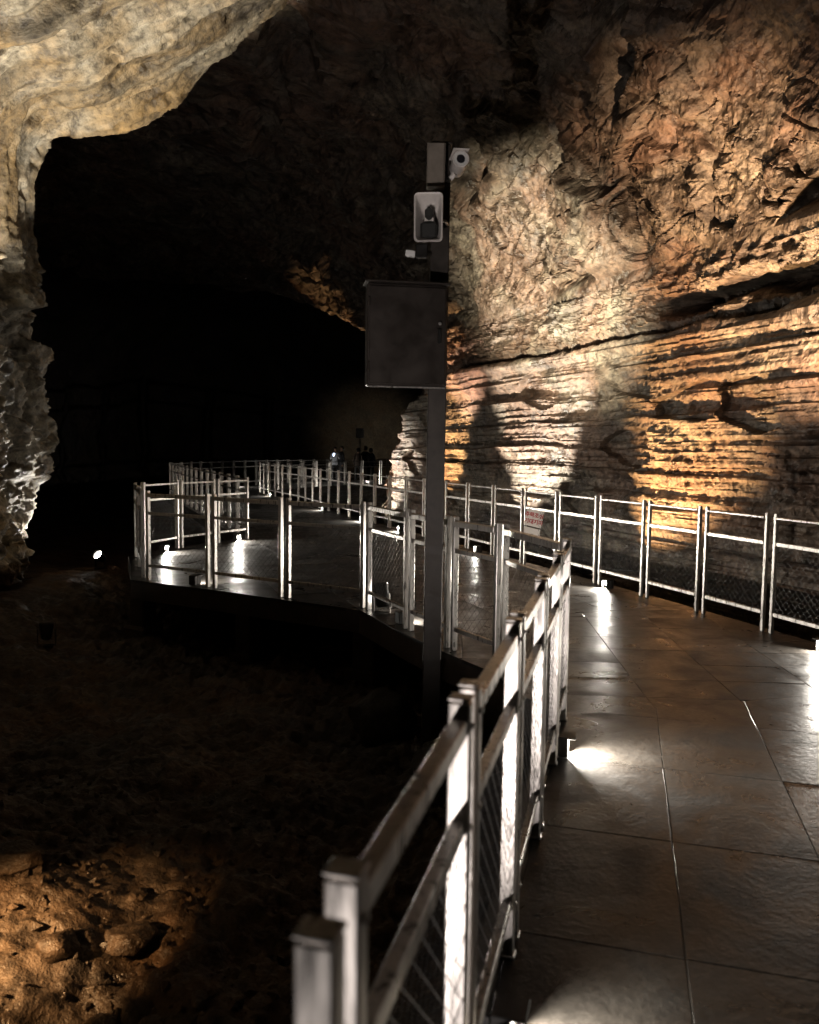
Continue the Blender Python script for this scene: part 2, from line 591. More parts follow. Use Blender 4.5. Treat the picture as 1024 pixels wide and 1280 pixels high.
    brk = sstep(-0.15, 0.15, perlin(pw * 0.9 + 4))
    dsp = dsp - vault * brk * (0.16 * (1 - sstep(0.0, 0.045, c1)) + 0.12 * (1 - sstep(0.0, 0.04, c2)))
    dsp = dsp + vault * 0.09 * np.tanh(9 * perlin(np.stack([a * 1.1, b * 0.45, wu * 0.7], -1))) * brk
    f1, f2, cid3 = worley2(a * 0.55 + 3.3, b * 1.6 + 0.5 * wu, 5)
    dsp = dsp - vault * 0.40 * ((cid3 % 13) == 0) * sstep(0.02, 0.25, f2 - f1)      # deep sockets
    dsp = dsp + vault * (0.022 * fbm(P * 4, 5, True) + 0.16 * zone * tilt)
    dsp = dsp + 0.012 * fbm(P * 9, 4, True)
    edge = np.clip((S + 3.0) / 3.0, 0, 1)
    P = P + N * (dsp * np.clip(edge + 0.2, 0, 1))[..., None]
    o = link('cave_wall', grid_mesh('cave_wall', P, 'rock_right', False))
    structure(o, 'banded brown lava wall and vault beyond the right-hand railing')


right_wall()


def left_wall():
    y1 = np.concatenate([np.linspace(-5, 7.6, 40), np.linspace(7.7, 12.0, 190), 12.0 + np.linspace(0.02, 0.4, 14), 12.4 + np.linspace(0.1, 3.0, 18)])
    prof = np.array([(-6.2, -1.6), (-5.75, -0.8), (-5.45, 0.0), (-5.35, 1.0), (-5.38, 2.2), (-5.42, 3.2), (-5.45, 4.4), (-5.42, 5.4), (-5.28, 5.95), (-4.9, 6.3), (-4.25, 6.45), (-3.6, 6.8),
                     (-2.9, 7.25), (-2.2, 7.8), (-1.5, 8.35), (-0.6, 8.9), (0.6, 9.3), (2.0, 9.4), (3.5, 9.2)])
    d = np.concatenate([[0], np.cumsum(np.hypot(*np.diff(prof, axis=0).T))])
    t1 = np.concatenate([np.linspace(0, d[14], 430), np.linspace(d[14] + 0.1, d[-1], 40)])
    px = np.interp(t1, d, prof[:, 0])
    pz = np.interp(t1, d, prof[:, 1])
    k = 9
    ker = np.ones(2 * k + 1) / (2 * k + 1)
    px = np.convolve(np.pad(px, k, 'edge'), ker, 'valid')
    pz = np.convolve(np.pad(pz, k, 'edge'), ker, 'valid')
    tx, tz = np.gradient(px), np.gradient(pz)
    ln = np.hypot(tx, tz)
    ox, oz = -tz / ln, tx / ln           # pointing into the rock (left and up)
    Yg, T = np.meshgrid(y1, t1, indexing='ij')
    PX, PZ = np.broadcast_to(px, Yg.shape), np.broadcast_to(pz, Yg.shape)
    wall = 1 - sstep(4.8, 6.6, PZ)
    rough = 1 - sstep(3.4, 5.2, PZ)
    near = np.clip(12 - Yg, 0, None)
    X = PX - 0.36 * wall + 0.15 * near * wall - 0.10 * near * (1 - wall) * 0
    Z = PZ - 0.03 * near * (1 - wall)
    turn = np.clip((Yg - 12.0) / 0.4, 0, 1)
    beyond = np.clip(Yg - 12.4, 0, None)
    out = 0.30 * (1 - np.sqrt(np.clip(1 - turn ** 2, 0, 1))) + beyond * 1.2
    Yo = np.where(Yg > 12.0, 12.0 + 0.35 * turn + beyond * 0.12, Yg)
    X = X + ox * out
    Z = Z + oz * out
    Yo = Yo + 0.5 * perlin(np.stack([T * 0.35, T * 0, T * 0 + 7], -1)) * sstep(8, 12, Yg)
    P = np.stack([X, Yo, Z], -1)
    N = grid_normals(P)
    N = N * np.sign((-N[..., 0] * ox - N[..., 2] * oz).mean())
    wp = perlin(np.stack([T * 0.25, Yg * 0.2, T * 0], -1))
    flow = (12.2 - Yg) * 2.0 + 0.7 * wp + 0.15 * fbm(P * 0.8, 3)
    dsp = 0.22 * fbm(P * 0.45, 3) + (0.03 + 0.06 * rough) * fbm(P * 1.3, 4)
    vault = 1 - rough
    fr = flow - np.floor(flow)
    dsp = dsp + vault * (0.30 * perlin(np.stack([flow * 0.8, T * 0.10, T * 0], -1)) + 0.05 * fr ** 2 + 0.09 * perlin(np.stack([flow * 3.1, T * 0.3, T * 0 + 3], -1)))
    f1, f2, cid = worley2(T * 1.1 + 0.5 * wp, Yg * 2.0 + 0.5 * wp, 4)
    dsp = dsp - vault * 0.12 * ((cid % 7) == 0) * sstep(0.02, 0.35, f2 - f1)
    f1, f2, cid = worley2(T * 4.5 + 0.8 * wp, Yg * 6 + 0.8 * wp, 12)
    dsp = dsp - vault * 0.06 * ((cid % 9) == 0) * sstep(0.05, 0.35, f2 - f1)
    # ragged lower wall: deep pockets between jutting crusts, slanting down to the right
    a = PZ * 0.9 + Yg * 0.8
    b = PZ * -0.6 + Yg * 1.0
    f1, f2, cid = worley2(a * 1.3 + 0.5 * fbm(P * 1.2, 3), b * 0.7, 6)
    dsp = dsp + rough * (0.26 * (GR[cid][..., 0]) * sstep(0.0, 0.12, f2 - f1) + 0.12 * fbm(P * 2.1, 5, True) - 0.20)
    dsp = dsp + (0.012 + 0.06 * rough) * fbm(P * 4.5, 5, True) + (0.010 + 0.02 * rough) * fbm(P * 10, 3, True)
    fade = 1 - 0.7 * np.clip(beyond / 3, 0, 1)
    P = P + N * (dsp * fade)[..., None]
    o = link('cave_wall', grid_mesh('cave_wall', P, 'rock_left'))
    structure(o, 'pale crusted rock arch hanging over the left of the cave')


left_wall()


def chamber():
    u = np.linspace(0, 2 * math.pi, 150)
    v = np.linspace(-8, 60, 130)
    Uu, V = np.meshgrid(u, v, indexing='ij')
    c, s = np.cos(Uu), np.sin(Uu)
    end = np.sqrt(np.clip(1 - np.clip((V - 48) / 12, 0, 1) ** 2, 0.0, 1)) * np.sqrt(np.clip(1 - np.clip((-V - 5) / 3, 0, 1) ** 2, 0, 1))
    hw = 15.5 * end
    X = -2.0 + hw * np.sign(c) * np.abs(c) ** 0.75
    Z = 1.0 + np.where(s > 0, 11.0, 4.0) * end * np.sign(s) * np.abs(s) ** 0.8
    P = np.stack([X, V, Z], -1)
    cen = np.stack([X * 0 - 2, V, Z * 0 + 1], -1)
    N = cen - P
    N /= np.linalg.norm(N, axis=-1, keepdims=True) + 1e-6
    P = P + N * (0.9 * fbm(P * 0.16, 4) + 0.3 * fbm(P * 0.7, 4, True) + 0.35 * perlin(np.stack([P[..., 0] * 0.05, P[..., 1] * 0.05, P[..., 2] * 1.6], -1)))[..., None]
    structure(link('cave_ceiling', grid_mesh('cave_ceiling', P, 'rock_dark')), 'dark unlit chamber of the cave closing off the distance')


chamber()


def floor_height(X, Y):
    p = np.stack([X, Y, X * 0], -1)
    h = -0.86 + 0.16 * fbm(p * 0.4, 3) + 0.07 * fbm(p * 1.7, 4)
    h = h + 0.40 * np.exp(-(((X + 2.45) / 0.9) ** 2 + ((Y - 3.9) / 1.1) ** 2))
    h = h + 0.5 * sstep(-3.6, -5.4, X) * sstep(7, 9, Y) * (1 - sstep(13, 16, Y))
    h = h + 0.035 * fbm(p * 4.2, 4, True) + 0.014 * fbm(p * 11, 4, True)
    f1, f2, cid = worley2(X * 2.6 + 0.3 * perlin(p * 1.5), Y * 2.6, 8)
    h = h + 0.03 * GR[cid][..., 0] * sstep(0.0, 0.18, f2 - f1)
    f1, f2, cid = worley2(X * 9 + 0.5 * perlin(p * 4), Y * 9, 9)
    h = h + 0.008 * GR[cid][..., 1] * sstep(0.0, 0.2, f2 - f1)
    return np.minimum(h, -0.34)


def cave_floor():
    x = np.concatenate([np.linspace(-17, -5.2, 60), np.linspace(-5.1, 1.4, 330), np.linspace(1.5, 13, 90)])
    y = np.concatenate([np.linspace(-8, 1.9, 24), np.linspace(2.0, 7.0, 250), np.linspace(7.04, 14, 200), np.linspace(14.2, 61, 160)])
    X, Y = np.meshgrid(x, y, indexing='ij')
    P = np.stack([X, Y, floor_height(X, Y)], -1)
    structure(link('cave_floor', grid_mesh('cave_floor', P, 'rock_floor')), 'rough dark brown lava floor below the walkway')


cave_floor()


def floor_z(x, y):
    return float(floor_height(np.array([[x]]), np.array([[y]]))[0, 0])


# ------------------------------------------------------------------ walkway
def off_chain(nodes, d):
    """move a chain of nodes sideways: +d is to the left of its direction"""
    out = []
    for i, p in enumerate(nodes):
        t = (nodes[min(i + 1, len(nodes) - 1)] - nodes[max(i - 1, 0)])
        t.z = 0
        t.normalize()
        out.append(p + Vector((-t.y, t.x, 0)) * d)
    return out


left_edge = [Vector((-0.62, -0.7, 0))] + off_chain(A_NODES[:-1], 0.10) + [Vector((0.90, 4.93, 0))] + [p for p in off_chain(B_NODES[1:-1], 0.10)] + [Vector((-3.45, 9.82, 0))] \
    + off_chain(C_NODES[1:2], 0.0) + [Vector((-3.84, 10.95, 0)), Vector((-4.24, 11.98, 0)), Vector((-3.86, 13.03, 0)), Vector((-3.06, 14.52, 0))] + off_chain(E_NODES[1:-1], 0.12)
left_edge = [p for i, p in enumerate(left_edge) if not (abs(p.x + 3.72) < 0.02 and abs(p.y - 10.95) < 0.02)]
g_edge = off_chain(G_NODES, 0.12)
h_edge = off_chain(H_NODES, -0.12)
f_edge = off_chain(F_NODES, -0.12)
deck_poly = [(p.x, p.y) for p in left_edge + g_edge + h_edge[::-1] + f_edge[::-1][1:]]


def deck():
    n = len(deck_poly)
    top, bot = -0.0055, -0.24
    vs = [(x, y, top) for x, y in deck_poly] + [(x, y, bot) for x, y in deck_poly]
    tris = tessellate_polygon([[Vector((x, y, 0)) for x, y in deck_poly]])
    fs = [tuple(t) for t in tris] + [tuple(i + n for i in reversed(t)) for t in tris]
    fs += [(i, (i + 1) % n, (i + 1) % n + n, i + n) for i in range(n)]
    mb = MB()
    mb.v, mb.f = vs, fs
    o = mb.build('walkway', 'concrete')
    return structure(o, 'raised stone walkway winding through the cave')


walkway = deck()


def clip_half(poly, p, nrm):
    out = []
    for i in range(len(poly)):
        a, b = poly[i], poly[(i + 1) % len(poly)]
        da = (a[0] - p[0]) * nrm[0] + (a[1] - p[1]) * nrm[1]
        db = (b[0] - p[0]) * nrm[0] + (b[1] - p[1]) * nrm[1]
        if da >= 0:
            out.append(a)
        if (da >= 0) != (db >= 0):
            t = da / (da - db)
            out.append((a[0] + (b[0] - a[0]) * t, a[1] + (b[1] - a[1]) * t))
    return out


def poly_area(p):
    return 0.5 * sum(p[i][0] * p[(i + 1) % len(p)][1] - p[(i + 1) % len(p)][0] * p[i][1] for i in range(len(p)))


def dedupe(p):
    out = []
    for q in p:
        if not out or math.hypot(q[0] - out[-1][0], q[1] - out[-1][1]) > 0.004:
            out.append(q)
    while len(out) > 2 and math.hypot(out[0][0] - out[-1][0], out[0][1] - out[-1][1]) < 0.004:
        out.pop()
    return out


def lay_slabs(poly, org, dr, wdt, lng, rnd, count, keep):
    nx = (dr[1], -dr[0])
    us = [(p[0] - org[0]) * nx[0] + (p[1] - org[1]) * nx[1] for p in poly]
    vs = [(p[0] - org[0]) * dr[0] + (p[1] - org[1]) * dr[1] for p in poly]
    for i in range(math.floor(min(us) / wdt), math.ceil(max(us) / wdt)):
        for j in range(math.floor(min(vs) / lng) - 1, math.ceil(max(vs) / lng) + 1):
            g = 0.0011
            u0, u1, v0, v1 = i * wdt + g, (i + 1) * wdt - g, j * lng + g, (j + 1) * lng - g
            c = poly
            for (uu, vv, a, b) in ((u0, 0, 1, 0), (u1, 0, -1, 0), (0, v0, 0, 1), (0, v1, 0, -1)):
                p = (org[0] + nx[0] * uu + dr[0] * vv, org[1] + nx[1] * uu + dr[1] * vv)
                c = clip_half(c, p, (nx[0] * a + dr[0] * b, nx[1] * a + dr[1] * b))
                if len(c) < 3:
                    break
            c = dedupe(c) if len(c) >= 3 else c
            if len(c) < 3:
                continue
            ar = poly_area(c)
            if ar < 0:
                c = c[::-1]
            if abs(ar) < 0.012:
                continue
            cx = sum(p[0] for p in c) / len(c)
            cy = sum(p[1] for p in c) / len(c)
            if not keep(cx, cy):
                continue
            dz, tx, ty = rnd.uniform(-0.001, 0.001), rnd.uniform(-0.002, 0.002), rnd.uniform(-0.002, 0.002)

            def ring(e, z):
                r = []
                for x, y in c:
                    d = math.hypot(x - cx, y - cy)
                    k = max(0, 1 - e / d) if d else 1
                    px, py = (x - cx) * k, (y - cy) * k
                    r.append((px, py, z + tx * px + ty * py))
                return r
            mb = MB().loft([ring(0, -0.03), ring(0, dz - 0.002), ring(0.0035, dz)], (False, True))
            o = mb.build('slab', 'slab', walkway)
            o.location = (cx, cy, 0)
            count[0] += 1


cnt = [0]
rs = random.Random(3)
bend_p, bend_n = (0.97, 4.90), (-0.26, 0.966)
near_poly = clip_half(deck_poly, bend_p, (-bend_n[0], -bend_n[1]))
near_poly = clip_half(near_poly, (0, 0.9), (0, 1))
far_poly = clip_half(deck_poly, (bend_p[0], bend_p[1]), bend_n)
far_poly = clip_half(far_poly, (0, 17.5), (0, -1))
dA = (0.2598, 0.9657)
lay_slabs(near_poly, (1.56, 4.87), dA, 0.575, 0.82, rs, cnt, lambda x, y: True)
cut_p, cut_n = (0.35, 7.6), (-0.30, 0.954)
mid_poly = clip_half(far_poly, cut_p, (-cut_n[0], -cut_n[1]))
far_poly = clip_half(far_poly, cut_p, cut_n)
lay_slabs(mid_poly, (0.97, 4.90), (0.06, 0.9982), 0.62, 0.44, rs, cnt, lambda x, y: True)
lay_slabs(far_poly, (0.35, 7.6), (-0.345, 0.9386), 0.62, 0.46, rs, cnt, lambda x, y: True)
print('slabs', cnt)
# beyond the slabs one can tell apart the paving is a plain sheet
paving = clip_half(deck_poly, (0, 17.5), (0, 1))
mb = MB()
mb.v = [(x, y, 0.0) for x, y in paving]
mb.f = [tuple(t) for t in tessellate_polygon([[Vector((x, y, 0)) for x, y in paving]])]
o = mb.build('paving', 'slab', walkway)

# supports under the walkway
for px_, py_, wd, lab in ((-3.35, 9.98, 0.24, 'concrete pier under the outer corner of the left bay'),
                          (-0.42, 8.42, 0.26, 'concrete pier below the small tilted floodlight'),
                          (-1.9, 9.35, 0.22, 'concrete pier midway under the bay railing'),
                          (0.72, 6.2, 0.26, 'concrete pier beside the foot of the camera pole'),
                          (-3.75, 11.9, 0.24, 'concrete pier under the far left end of the bay')):
    z0 = floor_z(px_, py_) - 0.15
    mb = MB().box((0, 0, (z0 - 0.24) / 2 - 0.0), (wd, wd, -0.24 - z0), 0.02)
    mb.box((0, 0, z0 + 0.12), (wd + 0.12, wd + 0.12, 0.24), 0.03)
    o = mb.build('pier', 'concrete')
    o.location = (px_, py_, 0)
    o.rotation_euler.z = R(-28)
    tag(o, lab, 'pier')

# ------------------------------------------------------------------ railings
H_RAIL = 1.11
UPRIGHT = MB().box((0, 0, H_RAIL / 2), (0.038, 0.062, H_RAIL), 0.004).mesh('upright', 'steel')
UPRIGHT_WIDE = MB().box((0, 0, H_RAIL / 2), (0.040, 0.048, H_RAIL), 0.005).mesh('upright', 'steel')
UPRIGHT_SLIM = MB().box((0, 0, H_RAIL / 2), (0.032, 0.034, H_RAIL), 0.004).mesh('upright', 'steel')
CAP = MB().box((0, 0, 0.006), (0.044, 0.052, 0.008), 0.003).mesh('cap', 'steel')
FOOT = MB().box((0, 0, 0.006), (0.048, 0.060, 0.010), 0.003).mesh('base_plate', 'steel')
BOLT = MB().lathe([(0.008, 0.0), (0.008, 0.004), (0.005, 0.006)], 6, '-Y').mesh('bolt', 'steel')
_cache = {}


def rail_mesh(kind, L, h, dpt):
    k = (kind, round(L, 2), h, dpt)
    if k not in _cache:
        mb = MB()
        mb.box((0, 0, 0), (dpt, h, k[1]), 0.004, Matrix.Rotation(R(90), 3, 'Y') @ Matrix.Rotation(R(90), 3, 'Z'))
        _cache[k] = mb.mesh(kind, 'steel')
    return _cache[k]


def wire_mesh(L, z0, z1, pitch=0.07, r=0.0010):
    k = ('wire', round(L, 2), pitch)
    if k not in _cache:
        mb = MB()
        hL, hh = k[1] / 2, (z1 - z0)
        # two sets of slanting wires
        n = int((k[1] + hh) / pitch) + 1
        for sgn in (1, -1):
            for i in range(1, n):
                c = -hL + i * pitch - hh * 0
                a0, a1 = c - hh, c
                xa, za = a0, 0.0
                xb, zb = a1, hh
                if xa < -hL:
                    za += (-hL - xa)
                    xa = -hL
                if xb > hL:
                    zb -= (xb - hL)
                    xb = hL
                if xb - xa < 0.02:
                    continue
                y = 0.002 * sgn
                base = len(mb.v)
                for (x, z) in ((xa, za), (xb, zb)):
                    for dx, dy in ((-r, -r), (r, -r), (r, r), (-r, r)):
                        mb.v.append((sgn * x, y + dy, z0 + z + dx))
                for q in range(4):
                    w_ = (q + 1) % 4
                    mb.f.append((base + q, base + w_, base + 4 + w_, base + 4 + q))
        _cache[k] = mb.mesh('wire_mesh', 'wire')
    return _cache[k]


def railing(nodes, label, top_h=0.04, up=UPRIGHT, top_d=0.06, wires=True, caps=False, end_gap=0.055, shift=0.0):
    t = thing('railing', label, 'railing', Matrix.Translation(nodes[0]), 'steel railings along the walkway')
    o0 = nodes[0]
    for a, b in zip(nodes, nodes[1:]):
        d = b - a
        L = d.length
        ang = math.atan2(d.y, d.x)
        c = (a + b) / 2 - o0
        base = Matrix.Translation(c) @ Matrix.Rotation(ang, 4, 'Z')
        hw = L / 2 - end_gap
        for sx in (-1, 1):
            u = link('upright', up, None, t, base @ Matrix.Translation((sx * hw, 0, 0)))
            if caps:
                link('cap', CAP, None, u, Matrix.Translation((0, 0, H_RAIL)))
                link('base_plate', FOOT, None, u, Matrix.Translation((0, 0, 0.0)))
                for zb in (0.18, 0.83, 1.055):
                    link('bolt', BOLT, None, u, Matrix.Translation((sx * -0.0, -0.025, zb)))
        wl = 0.042 if up is UPRIGHT_WIDE else 0.036
        rl = 2 * hw - wl
        link('top_rail', rail_mesh('top_rail', rl, top_h, top_d), None, t, base @ Matrix.Translation((0, 0, H_RAIL - 0.035 - top_h / 2)))
        link('middle_rail', rail_mesh('middle_rail', rl, 0.036, 0.03), None, t, base @ Matrix.Translation((0, 0, 0.83)))
        link('bottom_rail', rail_mesh('bottom_rail', rl, 0.036, 0.03), None, t, base @ Matrix.Translation((0, 0, 0.18)))
        if wires:
            link('wire_mesh', wire_mesh(rl, 0.198, 0.812), None, t, base)
    return t


A_RAIL = railing(A_NODES, 'foreground steel railing running away from the viewer beside the walkway', 0.040, UPRIGHT_WIDE, 0.036, True, True)
u = link('upright', UPRIGHT_WIDE, None, A_RAIL, Matrix.Translation(Vector((-0.094, 0.852, 0)) - A_NODES[0]) @ Matrix.Rotation(math.atan2(0.9657, 0.2598), 4, 'Z'))
link('cap', CAP, None, u, Matrix.Translation((0, 0, H_RAIL)))
railing(B_NODES, 'steel railing in front of the left bay, passing behind the camera pole', 0.045, UPRIGHT_WIDE, 0.06)
railing(C_NODES, 'short steel railing closing the left end of the bay, seen edge-on', 0.045, UPRIGHT_WIDE, 0.06)
railing(D_NODES, 'steel railing along the back of the bay with two bright deck lamps', 0.03, UPRIGHT, 0.05)
railing(E_NODES, 'long steel railing leading from the bay to the far left bend', 0.03, UPRIGHT, 0.05, False)
railing(F_NODES, 'long right-hand steel railing below the lit rock wall, carrying the sign', 0.02, UPRIGHT_SLIM, 0.05)
railing(G_NODES, 'farthest steel railing on the outer side of the far bend', 0.03, UPRIGHT, 0.05, False)
railing(H_NODES, 'distant steel railing on the inner side of the far bend, near the people', 0.03, UPRIGHT, 0.05, False)

# ------------------------------------------------------------------ deck lamps
LAMP_BODY = MB()
LAMP_BODY.box((0, -0.035, 0.056), (0.10, 0.05, 0.112), 0.006)
LAMP_BODY.box((-0.045, 0.018, 0.056), (0.010, 0.056, 0.11), 0.003)
LAMP_BODY.box((0.045, 0.018, 0.056), (0.010, 0.056, 0.11), 0.003)
LAMP_BODY.box((0, 0.038, 0.109), (0.10, 0.100, 0.010), 0.003)
LAMP_BODY = LAMP_BODY.mesh('body', 'black')
LAMP_LENS = MB().lathe([(0.036, -0.006), (0.036, 0.0), (0.03, 0.009), (0.014, 0.014)], 16, '-Y', (0, 0, 0)).mesh('lens', 'lens_white')
DECK_W = 42.0


def deck_lamp(x, y, toward, label, power=1.0):
    ang = math.atan2(toward[1], toward[0]) - math.pi / 2      # local +Y looks over the deck
    t = thing('deck_lamp', label, 'lamp', Matrix.Translation((x, y, 0.0)) @ Matrix.Rotation(ang, 4, 'Z'), 'lamps along the foot of the railings')
    link('body', LAMP_BODY, None, t)
    link('lens', LAMP_LENS, None, t, Matrix.Translation((0, 0.0, 0.062)) @ Matrix.Rotation(math.pi, 4, 'Z'))
    ld = bpy.data.lights.new('deck_lamp_light', 'AREA')
    ld.shape = 'DISK'
    ld.size = 0.06
    ld.energy = DECK_W * power
    ld.color = (1.0, 0.93, 0.82)
    ld.spread = R(165)
    lo = bpy.data.objects.new('lamp_light', ld)
    COL.objects.link(lo)
    lo.parent = t
    lo.matrix_local = Matrix.Translation((0, 0.018, 0.062)) @ Matrix.Rotation(R(84), 4, 'X')
    return t


def on_chain(nodes, pt, side):
    """nearest point on a railing, with the direction over the deck"""
    best = None
    for a, b in zip(nodes, nodes[1:]):
        d = b - a
        k = max(0.0, min(1.0, (Vector(pt) - a).dot(d) / d.length_squared))
        q = a + d * k
        e = (q - Vector(pt)).length
        if best is None or e < best[0]:
            n = Vector((-d.y, d.x, 0)).normalized() * side
            best = (e, q, n)
    return best[1], best[2]


LAMPS = [
    (A_NODES, (0.86, 4.25, 0), -1, 'bright deck lamp behind the far end of the foreground railing', 3.4),
    (A_NODES, (0.24, 2.12, 0), -1, 'deck lamp at the near foot of the foreground railing, glow entering the bottom edge', 1.2),
    (F_NODES, (2.45, 9.63, 0), 1, 'bright deck lamp under the right-hand railing, right of the sign', 1.3),
    (F_NODES, (3.55, 6.62, 0), 1, 'deck lamp at the right edge of the picture under the right-hand railing', 0.8),
    (F_NODES, (3.38, 3.5, 0), 1, 'deck lamp by the right-hand railing outside the right edge', 0.2),
    (F_NODES, (1.15, 12.9, 0), 1, 'deck lamp under the right-hand railing, just left of the sign', 1.0),
    (F_NODES, (-0.1, 16.1, 0), 1, 'deck lamp under the right-hand railing seen just left of the pole', 1.0),
    (F_NODES, (-1.0, 18.3, 0), 1, 'deck lamp under the right-hand railing opposite the end of the bay', 1.0),
    (F_NODES, (-2.3, 21.4, 0), 1, 'distant deck lamp under the right-hand railing, nearer of the last two before the bend', 1.0),
    (F_NODES, (-4.7, 27.4, 0), 1, 'distant deck lamp under the right-hand railing, last before the bend', 1.0),
    (B_NODES, (-0.12, 7.5, 0), -1, 'deck lamp hidden behind the bay railing next to the tilted floodlight', 1.1),
    (B_NODES, (-2.62, 9.45, 0), -1, 'deck lamp seen from behind as a dark block under the bay railing', 1.0),
    (D_NODES, (-3.87, 12.5, 0), -1, 'brightest deck lamp in the left corner of the bay', 2.2),
    (D_NODES, (-3.12, 14.15, 0), -1, 'deck lamp at the back of the bay beside the end post', 2.0),
    (E_NODES, (-4.2, 17.6, 0), -1, 'first deck lamp along the long left railing past the bay', 1.0),
    (E_NODES, (-5.4, 20.6, 0), -1, 'second deck lamp along the long left railing past the bay', 1.0),
    (E_NODES, (-6.6, 23.6, 0), -1, 'third deck lamp along the long left railing past the bay', 1.0),
    (E_NODES, (-7.8, 26.6, 0), -1, 'deck lamp at the far left bend of the long left railing', 1.0),
    (G_NODES, (-7.3, 33.8, 0), -1, 'deck lamp on the farthest railing, left of the people', 1.0),
    (G_NODES, (-5.3, 39.2, 0), -1, 'deck lamp on the farthest railing below the people', 1.0),
    (G_NODES, (-2.3, 42.7, 0), -1, 'deck lamp on the farthest railing by the rock edge', 1.0),
    (H_NODES, (-3.4, 35.7, 0), 1, 'deck lamp on the inner railing of the far bend', 1.0),
]
for nodes, pt, side, lab, pw in LAMPS:
    q, n = on_chain(nodes, pt, side)
    q = q + n * (0.03 if nodes is A_NODES else 0.07)
    deck_lamp(q.x, q.y, (n.x, n.y), lab, pw)

# ------------------------------------------------------------------ rock spotlights on the cave floor
SPOT_BASE = MB().box((0, 0, 0.01), (0.16, 0.12, 0.02), 0.004).mesh('base', 'black')
SPOT_YOKE = MB()
SPOT_YOKE.box((-0.095, 0, 0.11), (0.008, 0.03, 0.2), 0.002)
SPOT_YOKE.box((0.095, 0, 0.11), (0.008, 0.03, 0.2), 0.002)
SPOT_YOKE.box((0, 0, 0.024), (0.182, 0.03, 0.008), 0.002)
SPOT_YOKE = SPOT_YOKE.mesh('yoke', 'black')
SPOT_HEAD = MB().lathe([(0.03, -0.12), (0.055, -0.1), (0.07, -0.02), (0.082, 0.05), (0.086, 0.08), (0.078, 0.08), (0.074, 0.045)], 20, 'Z', (0, 0, 0), (True, False)).mesh('head', 'black', True)
SPOT_LENS = {k: MB().lathe([(0.074, 0.04), (0.07, 0.046), (0.03, 0.05)], 20).mesh('lens', k, False) for k in ('lens_white', 'lens_warm')}


def spotlight(pos, target, power, col, cone, label, lens='lens_white', blend=0.5, size=0.03):
    pos = Vector(pos)
    d = (Vector(target) - pos - Vector((0, 0, 0.2))).normalized()
    yaw = math.atan2(d.y, d.x) - math.pi / 2
    t = thing('spotlight', label, 'spotlight', Matrix.Translation(pos) @ Matrix.Rotation(yaw, 4, 'Z'), 'spotlights lighting the rock')
    link('base', SPOT_BASE, None, t)
    link('yoke', SPOT_YOKE, None, t)
    pitch = math.acos(max(-1, min(1, d.z)))
    hm = Matrix.Translation((0, 0, 0.2)) @ Matrix.Rotation(-pitch, 4, 'X')
    h = link('head', SPOT_HEAD, None, t, hm)
    link('lens', SPOT_LENS[lens], None, h)
    ld = bpy.data.lights.new('spot_light', 'SPOT')
    ld.energy = power
    ld.color = col
    ld.spot_size = R(cone)
    ld.spot_blend = blend
    ld.shadow_soft_size = size
    lo = bpy.data.objects.new('spot_light', ld)
    COL.objects.link(lo)
    lo.parent = h
    lo.matrix_local = Matrix.Translation((0, 0, 0.10)) @ Matrix.Rotation(math.pi, 4, 'X')
    return t


def wall_pt(s, n, z=0.0):
    p = A0 + U * s + NIN * n
    return Vector((p[0], p[1], z))


def on_floor(p):
    return Vector((p[0], p[1], floor_z(p[0], p[1]) + 0.005))


COOL, WARM, AMBER, PINK = (1.0, 0.92, 0.78), (1.0, 0.80, 0.52), (1.0, 0.56, 0.24), (1.0, 0.66, 0.48)
def wall_spot(s_, n_, elev, yaw, power, col, cone, label, lens='lens_white', blend=0.35):
    """lamp at the foot of the right-hand wall; elev is its tilt above the level, yaw its turn towards the viewer"""
    p = on_floor(wall_pt(s_, n_))
    d2 = -NIN * math.cos(R(yaw)) + U * math.sin(R(yaw))
    e = R(elev)
    return spotlight(p, p + Vector((0, 0, 0.2)) + Vector((d2[0] * math.cos(e), d2[1] * math.cos(e), math.sin(e))) * 3, power, col, cone, label, lens, blend)


wall_spot(8.5, 1.8, 60, 8, 3300, COOL, 56, 'spotlight at the wall foot throwing the cool white beam behind the sign', 'lens_white', 0.45)
wall_spot(12.4, 1.8, 56, 22, 3000, AMBER, 62, 'spotlight at the wall foot throwing the amber beam on the right', 'lens_warm', 0.8)
spotlight(on_floor(wall_pt(18.2, 2.6)), wall_pt(14.7, 0.4, 4.2), 11500, (1.0, 0.64, 0.38), 33, 'spotlight at the wall foot lighting the vault at the upper right', 'lens_warm', 1.0)
wall_spot(4.8, 1.8, 56, 0, 2600, AMBER, 42, 'spotlight at the wall foot behind the camera pole', 'lens_warm', 0.4)
wall_spot(5.4, 2.5, 68, 10, 4600, PINK, 38, 'steep spotlight behind the camera pole lighting the reddish vault', 'lens_warm', 0.6)
wall_spot(-0.3, 1.9, 34, 24, 2600, COOL, 60, 'spotlight at the far edge of the banded wall', 'lens_white', 0.5)
spotlight(on_floor(wall_pt(-1.0, 1.6)), wall_pt(-2.2, 0.9, 6.1), 1500, AMBER, 24, 'spotlight raking the far overhang left of the cabinet', 'lens_warm', 0.8)
